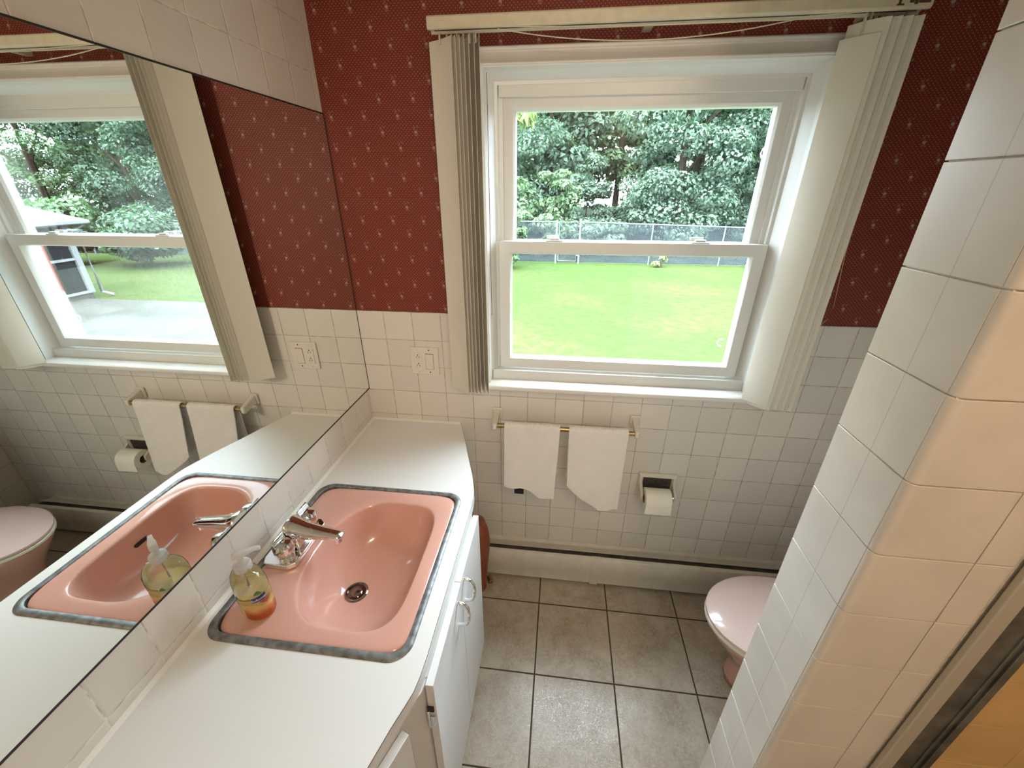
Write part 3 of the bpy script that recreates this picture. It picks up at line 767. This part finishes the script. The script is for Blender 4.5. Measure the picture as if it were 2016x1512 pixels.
ch = [(1.650, -.085, 2.10), (1.655, -.065, 1.98), (1.661, -.055, 1.80), (1.676, -.055, 1.52), (1.694, -.055, 1.36), (1.69, -.055, 1.318), (1.672, -.055, 1.292)]
MB().tube(ch, .0010, 6).build('bead_chain', M['brass'], vb, smooth=True)

# ================================================================= BASEBOARD HEATER
bh = thing('baseboard_heater', 'off-white metal baseboard heater along the floor below the window', 'heater', (1.2, -.001, .02))
HX0, HX1 = .40, 1.985
MB().prism([(-.0005, .02), (-.0005, .150), (-.004, .150), (-.010, .136), (-.030, .146), (-.066, .169), (-.070, .170), (-.070, .166), (-.030, .140), (-.012, .128), (-.008, .02)], HX0, HX1, axis=0).build('back_cover', M['heater'], bh)
bh2 = MB().prism([(-.100, .176), (-.104, .180), (-.118, .176), (-.120, .172), (-.1205, .090), (-.1145, .075), (-.1145, .018), (-.112, .018), (-.112, .076), (-.1165, .089), (-.1165, .170), (-.102, .173)], HX0 + .03, HX1, axis=0)
bh2.build('front_panel', M['heater'], bh, bevel=.001)
MB().box(HX0 + .01, -.100, .05, HX1 - .01, -.012, .128).build('element', M['heater_dark'], bh)
MB().prism([(-.100, .160), (-.098, .166), (-.066, .160), (-.05, .14)], HX0 + .01, HX1 - .01, axis=0).build('damper', M['heater_dark'], bh)
MB().prism([(-.101, .179), (-.106, .1835), (-.1195, .1785), (-.1222, .173), (-.1228, .089), (-.1168, .074), (-.1168, .012), (-.112, .012), (-.1125, .075), (-.118, .089), (-.118, .172)], 1.006, 1.042, axis=0).build('joint_cover', M['heater'], bh, bevel=.001)
for x in (HX0 + .001, HX1 - .016): MB().box(x, -.110, .018, x + .015, -.001, .150).build('end_cap', M['heater'], bh, bevel=.003)
pf_ = thing('pipe_fitting', 'small brass pipe fitting on the floor by cabinet and heater', 'pipe fitting', (.535, -.15, 0))
MB().lathe([(.014, 0), (.014, .016), (.010, .018), (.010, .034), (.0005, .036)], (.535, -.15, 0), 16).build('brass_cap', M['brass'], pf_, smooth=True)
MB().tube([(.535, -.15, .02), (.51, -.145, .022), (.47, -.14, .022)], .008, 10).build('pipe', M['soot'], pf_, smooth=True)

# ================================================================= RUST BROWN JAR
jr = thing('floor_jar', 'rust-brown rounded jar half hidden behind the cabinet door', 'jar', (.487, -.185, 0))
MB().lathe([(.030, 0), (.034, .004), (.040, .08), (.048, .18), (.0555, .25), (.058, .29), (.0565, .33), (.049, .375), (.040, .398), (.036, .405), (.034, .402), (.030, .39)], (.487, -.185, 0), 32).build('body', M['rust'], jr, smooth=True)
MB().lathe([(.038, .404), (.040, .409), (.036, .416), (.012, .421), (.0005, .422)], (.487, -.185, 0), 28).build('lid', M['rust'], jr, smooth=True)

# ================================================================= TOILET
tl = thing('toilet', 'pink toilet with closed pale lid behind the tiled partition', 'toilet', (1.72, -.465, 0))
TY = -.462
def egg(cx, a, b, z, n=40, back=None, p=2.0):
    out = []
    for k in range(n):
        t = 2 * PI * k / n; c, s_ = math.cos(t), math.sin(t)
        x = cx + a * c if c < 0 else cx + (back or a) * (abs(c) ** .75)
        out.append((x, TY + b * s_, z))
    return out
bowl = [egg(1.675, .185, .112, 0, back=.23), egg(1.675, .178, .106, .03, back=.22), egg(1.68, .16, .098, .10, back=.22), egg(1.665, .19, .122, .18, back=.24), egg(1.645, .225, .150, .25, back=.26), egg(1.632, .243, .168, .300, back=.27), egg(1.63, .247, .172, .322, back=.27), egg(1.63, .235, .160, .326, back=.26)]
MB().rings(bowl).build('bowl', M['pink'], tl, smooth=True, sub=1)
MB().rings([egg(1.625, .245, .172, .3265, back=.255), egg(1.625, .252, .179, .331, back=.26), egg(1.625, .252, .179, .340, back=.26), egg(1.625, .246, .173, .3445, back=.255)]).build('seat', M['seat_white'], tl, smooth=True)
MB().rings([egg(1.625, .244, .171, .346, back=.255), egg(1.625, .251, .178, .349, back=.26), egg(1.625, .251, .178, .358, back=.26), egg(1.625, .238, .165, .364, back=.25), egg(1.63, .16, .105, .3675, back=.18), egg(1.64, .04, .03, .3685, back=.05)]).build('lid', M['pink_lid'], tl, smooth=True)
MB().box(1.872, TY - .11, .34, 1.905, TY + .11, .362).build('hinge', M['pink_lid'], tl, bevel=.006)
tk = MB().box(1.925, TY - .24, .34, 2.125, TY + .24, .66).build('tank', M['pink'], tl, bevel=.02, seg=4)
MB().box(1.915, TY - .25, .6605, 2.13, TY + .25, .692).build('tank_lid', M['pink'], tl, bevel=.01, seg=3)
MB().box(1.84, TY - .10, .10, 2.05, TY + .10, .345).build('tank_foot', M['pink'], tl, bevel=.02, seg=3)
MB().tube([(1.924, TY + .16, .60), (1.905, TY + .16, .60), (1.902, TY + .09, .595)], .006, 10).build('flush_lever', M['chrome'], tl, smooth=True)

# ================================================================= SHOWER DOOR TRACK
sd = thing('shower_door_jamb', 'grey metal shower door jamb fixed to the tan tiled wall', 'door jamb', (1.43, PY0, .02))
MB().box(1.3934, PY0 - .010, .02, 1.4165, PY0 - .0002, H - .01).build('edge_strip', M['metal_white'], sd, bevel=.002, seg=3)
jm = MB(); jm.box(1.417, PY0 - .003, .02, 1.4735, PY0 - .0002, H - .01); jm.box(1.452, PY0 - .0055, .02, 1.456, PY0 - .002, H - .01); jm.box(1.462, PY0 - .007, .02, 1.4735, PY0 - .002, H - .01)
jm.build('channel', M['metal_grey'], sd, bevel=.0008)

# ================================================================= GARDEN
structure(MB().box(-40, .3, ZG - .2, 60, 60, ZG).build('ground', M['lawn']), 'mown green lawn behind the house', 'lawn')
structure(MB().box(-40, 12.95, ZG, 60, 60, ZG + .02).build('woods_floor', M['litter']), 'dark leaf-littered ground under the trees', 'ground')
structure(MB().box(4.35, .32, ZG, 14, 6.42, ZG + .03).build('patio', M['concrete']), 'weathered concrete patio slab seen in the mirror', 'patio')
# chain-link fence
FY = 12.65
def top_z(x): return .745 - max(0, x - 1.3) * .025
def bot_z(x): return ZG + .02
fn = thing('chain_link_fence', 'galvanised chain-link fence at the far end of the lawn', 'fence', (4, FY, ZG))
for x in (-3.2, -1.4, .585, 1.335, 3.60, 5.78, 8.0, 10.2, 12.4, 14.6, 16.8, 19.0):
    MB().tube([(x, FY, ZG), (x, FY, top_z(x) + (.05 if x in (.585, 1.335) else .01))], .03 if x in (.585, 1.335) else .022, 8).build('post', M['galv'], fn, smooth=True)
r1 = MB().tube([(-6, FY, .745), (.585, FY, .745)], .02, 8); r1.tube([(1.335, FY, .742)] + [(x, FY, top_z(x)) for x in (4, 8, 12, 16, 20)], .02, 8)
r1.build('top_rail', M['galv'], fn, smooth=True)
def mesh_part(name, x0, x1, z1f, parent):
    mb = MB(); s_ = .062; z0 = ZG + .03; hgt = .745 - z0; k = x0 - hgt
    while k < x1:
        for sg in (1, -1):
            a = (k, z0) if sg > 0 else (k + hgt, z0); b = (k + hgt, z0 + hgt) if sg > 0 else (k, z0 + hgt)
            t0, t1 = 0., 1.
            dx = b[0] - a[0]
            for lim, s2 in ((x0, 1), (x1, -1)):
                tt = (lim - a[0]) / dx
                if (dx > 0) == (s2 > 0): t0 = max(t0, tt)
                else: t1 = min(t1, tt)
            if t1 - t0 < .02: continue
            pa = (a[0] + dx * t0, FY, a[1] + hgt * t0); pb_ = (a[0] + dx * t1, FY, a[1] + hgt * t1)
            sh = lambda p: (p[0], p[1], min(p[2], z1f(p[0]) + .02) if p[2] > z1f(p[0]) else p[2])
            mb.tube([sh(pa), sh(pb_)], 0.0026, 3)
        k += s_
    return mb.build(name, M['galv'], parent, fix=False)
mesh_part('wire_mesh', -6, .585, top_z, fn); mesh_part('wire_mesh', 1.335, 16, top_z, fn)
gt = thing('chain_link_gate', 'narrow chain-link gate between two steel posts in the fence', 'gate', (.96, FY, ZG))
gf = MB(); gf.tube([(.66, FY, ZG + .08), (.66, FY, .74), (1.26, FY, .74), (1.26, FY, ZG + .08), (.66, FY, ZG + .08)], .02, 8); gf.build('frame', M['galv'], gt, smooth=True)
mesh_part('wire_mesh', .66, 1.26, lambda x: .74, gt)
for z in (-.3, .6): MB().box(1.26, FY - .02, z, 1.335, FY + .02, z + .04).build('hinge', M['galv'], gt)
MB().box(.585, FY - .02, .25, .66, FY + .02, .29).build('latch', M['galv'], gt)

# vegetation
def leaf_cloud(rnd, clumps, per, size, droop=.4):
    vs, fs = [], []
    for (c, R) in clumps:
        for _ in range(per):
            while True:
                d = Vector((rnd.uniform(-1, 1), rnd.uniform(-1, 1), rnd.uniform(-1, 1)))
                if .15 < d.length < 1: break
            d = d.normalized() * (d.length ** .35)
            p = Vector(c) + Vector((d.x * R, d.y * R, d.z * R * .5))
            n = (d + Vector((rnd.gauss(0, .45), rnd.gauss(0, .45), rnd.gauss(.6, .4)))).normalized()
            t = n.cross(Vector((rnd.gauss(0, 1), rnd.gauss(0, 1), rnd.gauss(0, 1)))).normalized(); b = n.cross(t)
            s_ = size * rnd.uniform(.6, 1.25); o = len(vs)
            tip = p + t * s_ - Vector((0, 0, s_ * droop))
            vs += [tuple(p - t * s_ * .8), tuple(p + b * s_ * .62), tuple(tip), tuple(p - b * s_ * .62)]
            fs.append((o, o + 1, o + 2, o + 3))
    m = MB(); m.v, m.f, m.mi = vs, fs, [0] * len(fs)
    return m
def branch_clumps(rnd, x, y, z0, z1, rx, ry, n, R):
    out = []
    for _ in range(n):
        h = rnd.random(); a = rnd.uniform(0, 2 * PI); rr = (1 - abs(2 * h - 1) ** 3) ** .5 * (.55 + .45 * rnd.random() ** .5)
        out.append(((x + math.cos(a) * rx * rr, y + math.sin(a) * ry * rr, z0 + (z1 - z0) * h), R * rnd.uniform(.6, 1.25)))
    return out
def tree(x, y, z0, z1, rx, n, label, mat='leaf', size=.13, R=.8, seed=0, per=150, cat='tree', trunk=True, group='trees beyond the fence', lean=0):
    rnd = random.Random(seed * 7 + 3)
    t = thing('broadleaf_tree' if cat == 'tree' else 'shrub', label, cat, (x, y, ZG), group)
    leaf_cloud(rnd, branch_clumps(rnd, x + lean, y, z0, z1, rx, rx * .75, n, R), per, size).build('foliage', M[mat], t, fix=False)
    if trunk:
        top = ZG + (z1 - ZG) * .72
        MB().tube([(x, y, ZG), (x + lean * .3 + .1, y, ZG + (top - ZG) * .5), (x + lean * .7, y, top)], [.20, .15, .06], 8).build('trunk', M['bark'], t, smooth=True)
        for k in range(3):
            a = rnd.uniform(0, 2 * PI); zb = ZG + (z1 - ZG) * (.3 + .13 * k)
            MB().tube([(x + lean * .4, y, zb), (x + lean * .6 + math.cos(a) * rx * .4, y + math.sin(a) * rx * .3, zb + 1.1), (x + lean + math.cos(a) * rx * .7, y + math.sin(a) * rx * .5, zb + 1.7)], [.08, .05, .02], 6).build('limb', M['bark'], t, smooth=True)
    else:
        MB().tube([(x, y, ZG), (x, y, z0 + (z1 - z0) * .5)], [.05, .02], 6).build('stem', M['bark'], t, smooth=True)
    return t
for q in (
    (-2.2, 16.8, ZG + .5, 8.8, 2.5, 78, 'blue-green tree behind the fence, left of the gate', 'leaf', .075, .78, 1, 330),
    (4.9, 16.0, ZG + .3, 7.4, 2.15, 80, 'big pale blue-green tree behind fence, centre of the window', 'leaf', .075, .78, 3, 330),
    (8.6, 16.8, ZG + .3, 8.8, 2.2, 78, 'bright tree seen at the right edge of the window', 'leaf', .075, .78, 4, 330),
    (12.1, 17.2, ZG + .3, 8.4, 2.2, 74, 'tree seen in the mirror, beside the blind', 'leaf', .075, .78, 6, 330),
    (15.6, 16.8, ZG + .2, 7.2, 2.1, 74, 'rounded pale tree seen near the middle of the mirror window', 'leaf', .075, .78, 7, 330),
    (19.2, 17.4, ZG + .3, 9.0, 2.3, 74, 'tall blue-green tree just right of the porch in mirror', 'leaf', .075, .78, 8, 330),
    (23.0, 16.6, ZG + .2, 7.4, 2.3, 78, 'light green tree above the white porch in the mirror', 'leaf2', .075, .78, 9, 330),
    (27.0, 17.6, ZG + .2, 9.6, 2.6, 74, 'leafy tree at the outer edge of the mirror window', 'leaf2', .075, .78, 10, 330),
    (-.1, 21.8, ZG + .3, 10.4, 2.4, 80, 'tall tree standing well back behind the chain-link gate', 'leaf', .14, 1.0, 2, 230),
    (3.5, 23.5, 2.5, 11.0, 2.4, 70, 'thin dark-trunked tree in the bright gap between crowns', 'leaf2', .14, 1.0, 5, 230),
    (7.2, 22.5, .2, 10.6, 2.6, 80, 'second-row tree between centre tree and right window edge', 'leaf', .14, 1.0, 16, 230),
    (11.0, 23.0, .0, 10.6, 2.6, 80, 'second-row tree at far right of the window view', 'leaf', .14, 1.0, 17, 230),
    (14.8, 22.6, .0, 10.6, 2.6, 80, 'second-row tree close to the blind edge in mirror', 'leaf', .14, 1.0, 18, 230),
    (18.6, 23.2, .0, 11.0, 2.6, 80, 'second-row dark tree over the mirror meeting rail', 'leaf', .14, 1.0, 19, 230),
    (22.4, 22.6, .0, 10.6, 2.6, 80, 'second-row tree above the porch roof in mirror', 'leaf', .14, 1.0, 20, 230),
    (26.4, 23.6, .0, 11.0, 2.9, 80, 'second-row tree at the mirror window frame side', 'leaf2', .14, 1.0, 21, 230),
    (-2.0, 30.0, .0, 14.0, 4.6, 74, 'tall backdrop tree left of the window gap', 'leaf', .30, 1.6, 13, 200),
    (9.5, 30.0, .0, 14.0, 5.2, 78, 'tall backdrop tree right of the window gap', 'leaf', .30, 1.6, 12, 200),
    (20.0, 31.0, .0, 14.0, 5.2, 78, 'dark backdrop tree behind the mirror centre trees', 'leaf', .30, 1.6, 14, 200),
    (31.0, 31.0, .0, 14.0, 5.4, 78, 'dark backdrop tree behind the mirror porch trees', 'leaf', .30, 1.6, 15, 200)):
    tree(*q[:10], seed=q[10], per=q[11])
tree(-.95, 11.6, ZG + .3, 1.15, .55, 20, 'bush in front of the left end of the fence', 'leaf2', .07, .30, 20, 120, 'shrub', False, 'shrubs by the fence')
tree(.1, 14.7, ZG + .4, 2.3, 1.2, 40, 'fresh green shrub behind fence, left of the gate', 'leaf2', .085, .42, 21, 130, 'shrub', False, 'shrubs by the fence')
tree(1.75, 18.2, ZG + .4, 2.9, .75, 34, 'slim dark shrub under the trees, left of the bright gap', 'leaf', .08, .42, 25, 170, 'shrub', False, 'shrubs by the fence')
tree(3.75, 19.6, ZG + .4, 1.5, .8, 26, 'low dark shrub under the trees, right of the bright gap', 'leaf', .08, .42, 26, 170, 'shrub', False, 'shrubs by the fence')
tree(2.0, 14.6, ZG + .3, .7, .9, 20, 'low shrub behind fence, right of the gate', 'leaf', .08, .36, 22, 110, 'shrub', False, 'shrubs by the fence')
tree(3.9, 12.2, ZG + .1, -.22, .22, 5, 'small weed at the foot of the fence', 'leaf3', .05, .12, 23, 60, 'shrub', False, 'shrubs by the fence')
for i, (x, zt_) in enumerate(((9.6, 1.4), (12.4, 1.0), (14.9, 1.3), (17.6, 1.2))):
    tree(x, 10.9 - .25 * i, ZG + .4, zt_, 1.0, 36, ['dark hedge shrub nearest the blind in the mirror', 'low hedge shrub in front of rounded mirror tree', 'hedge shrub right of the porch in mirror', 'yellow-green hedge shrub above the porch gutter'][i], ['leaf', 'leaf', 'leaf2', 'leaf3'][i], .085, .5, 30 + i, 150, 'shrub', False, 'hedge along the yard side')
# near drooping branch in the upper left corner of the window: a tree at the side of the house
nt_ = thing('broadleaf_tree', 'near tree with drooping yellow-green branch in window corner', 'tree', (-1.3, 7.2, ZG), 'trees in the yard')
rnd = random.Random(5)
cl = [((-.35 + .22 * k + rnd.uniform(-.1, .1), 7.1 + rnd.uniform(-.3, .3), 2.95 - .12 * k + rnd.uniform(-.12, .2)), .24) for k in range(3)] + [((-1.3 + rnd.uniform(-1, .7), 7.2 + rnd.uniform(-.8, .8), 3.7 + rnd.uniform(-.4, 1.4)), .5) for k in range(22)]
leaf_cloud(rnd, cl, 110, .07, 1.1).build('foliage', M['leaf3'], nt_, fix=False)
MB().tube([(-1.3, 7.2, ZG), (-1.25, 7.2, 2.0), (-1.2, 7.2, 3.8)], [.12, .09, .04], 8).build('trunk', M['bark'], nt_, smooth=True)
MB().tube([(-1.22, 7.2, 3.2), (-.7, 7.15, 3.3), (-.2, 7.1, 2.95)], [.04, .025, .01], 6).build('limb', M['bark'], nt_, smooth=True)

# screened porch reflected in the mirror
PXf, PYe = 9.72, 6.62
pr = thing('screened_porch', 'white screened porch with gutter and downspout, seen in the mirror', 'porch', (PXf + 1.2, 5.2, ZG))
wallm = MB(); wallm.box(PXf + .04, 3.2, ZG, PXf + 3, PYe - .04, ZG + .16); wallm.build('base_wall', M['concrete'], pr)
ps = MB().box(PXf + .05, 3.2, ZG + .16, PXf + .06, PYe - .1, 1.02).build('screen', thin_glass('porch screen glass', (.20, .24, .27), .6, 1.5, (.02, .027, .034, .5)), pr)
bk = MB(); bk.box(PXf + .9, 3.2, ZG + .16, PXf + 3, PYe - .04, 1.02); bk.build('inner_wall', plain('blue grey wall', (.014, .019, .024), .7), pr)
for y in (PYe - .12, 5.42, 4.3, 3.2): MB().box(PXf, y, ZG + .14, PXf + .1, y + .12, 1.06).build('post', M['white_ext'], pr)
for z in (ZG + .14, .30, .98): MB().box(PXf + .005, 3.2, z, PXf + .08, PYe, z + (.05 if z < .9 else .12)).build('rail', M['white_ext'], pr)
MB().prism([(PXf - .25, 1.10), (PXf + 1.6, 1.45), (PXf + 3.2, 1.10), (PXf + 3.2, 1.04), (PXf - .25, 1.04)], 3.0, PYe + .25, axis=1).build('roof', M['white_ext'], pr)
MB().tube([(PXf - .2, 3.0, 1.06), (PXf - .2, PYe + .28, 1.06)], .05, 8).build('gutter', M['white_ext'], pr, smooth=True)
MB().tube([(PXf - .18, PYe + .2, 1.02), (PXf - .02, PYe + .12, .9), (PXf - .02, PYe + .12, ZG + .12), (PXf - .2, PYe + .2, ZG + .04)], .035, 8).build('downspout', M['white_ext'], pr, smooth=True)

# ================================================================= LIGHT
wd = bpy.data.worlds.new('overcast sky'); SC.world = wd; wd.use_nodes = True
bg = wd.node_tree.nodes['Background']; bg.inputs[0].default_value = (.74, .88, 1.0, 1)
# overcast sky: the zenith three times as bright as the horizon
wn = wd.node_tree; _, wxyz = coords(wn, 'Generated')
wn.links.new((wxyz[2].max(0) * 44 + 22).v, bg.inputs[1])
sun = bpy.data.lights.new('hazy sun', 'SUN'); sun.energy = 16.0; sun.angle = math.radians(6); sun.color = (1, .95, .85)
so = bpy.data.objects.new('hazy_sun', sun); COL.objects.link(so); so.rotation_euler = (math.radians(38), math.radians(-14), 0)
# photographer's phone lamp, next to the lens
CAM = Vector((.7984, -1.4899, 1.7104)); YAW, PITCH, FPX = -.1179, -.4473, 802.58
fwd = Vector((math.sin(YAW) * math.cos(PITCH), math.cos(YAW) * math.cos(PITCH), math.sin(PITCH)))
fl = bpy.data.lights.new('phone lamp', 'SPOT'); fl.energy = 25; fl.spot_size = math.radians(102); fl.spot_blend = 1.0; fl.shadow_soft_size = .006; fl.color = (1, .90, .77)
fo = bpy.data.objects.new('phone_lamp', fl); COL.objects.link(fo); fo.location = CAM - fwd * .004 + Vector((-.012, 0, .018)); aim = Vector((math.sin(YAW) * math.cos(-.27), math.cos(YAW) * math.cos(-.27), math.sin(-.27))); fo.rotation_euler = aim.to_track_quat('-Z', 'Y').to_euler()
# warm globe lamp on the ceiling behind the camera
cl_ = bpy.data.lights.new('ceiling bulb', 'POINT'); cl_.shadow_soft_size = .06; cl_.energy = 20; cl_.color = (1, .76, .53)
co = bpy.data.objects.new('ceiling_bulb', cl_); COL.objects.link(co); co.location = (1.25, -1.95, H - .07)
# sampling portal for the window daylight (emits nothing itself)
pl_ = bpy.data.lights.new('window portal', 'AREA'); pl_.shape = 'RECTANGLE'; pl_.size = .92; pl_.size_y = .98; pl_.cycles.is_portal = True
pp = bpy.data.objects.new('window_portal', pl_); COL.objects.link(pp); pp.location = (CX, .152, 1.51); pp.rotation_euler = (math.radians(-90), 0, 0)

# ================================================================= CAMERA
cam = bpy.data.cameras.new('camera'); cam.sensor_fit = 'HORIZONTAL'; cam.sensor_width = 36; cam.lens = 36 * FPX / 2016; cam.clip_start = .02; cam.clip_end = 200
cobj = bpy.data.objects.new('camera', cam); COL.objects.link(cobj); cobj.location = CAM
rt = Vector((math.cos(YAW), -math.sin(YAW), 0)); upv = rt.cross(fwd)
cobj.matrix_world = Matrix(((rt.x, upv.x, -fwd.x, CAM.x), (rt.y, upv.y, -fwd.y, CAM.y), (rt.z, upv.z, -fwd.z, CAM.z), (0, 0, 0, 1)))
SC.camera = cobj
SC.view_settings.view_transform = 'Standard'; SC.view_settings.look = 'None'; SC.view_settings.exposure = 0; SC.view_settings.gamma = 1; SC.view_settings.use_curve_mapping = False
cy = SC.cycles
cy.use_denoising = True; cy.denoiser = 'OPENIMAGEDENOISE'; cy.max_bounces = 10; cy.diffuse_bounces = 5; cy.glossy_bounces = 6; cy.transparent_max_bounces = 24
cy.caustics_reflective = True; cy.caustics_refractive = False; cy.sample_clamp_indirect = 6; cy.use_adaptive_sampling = False
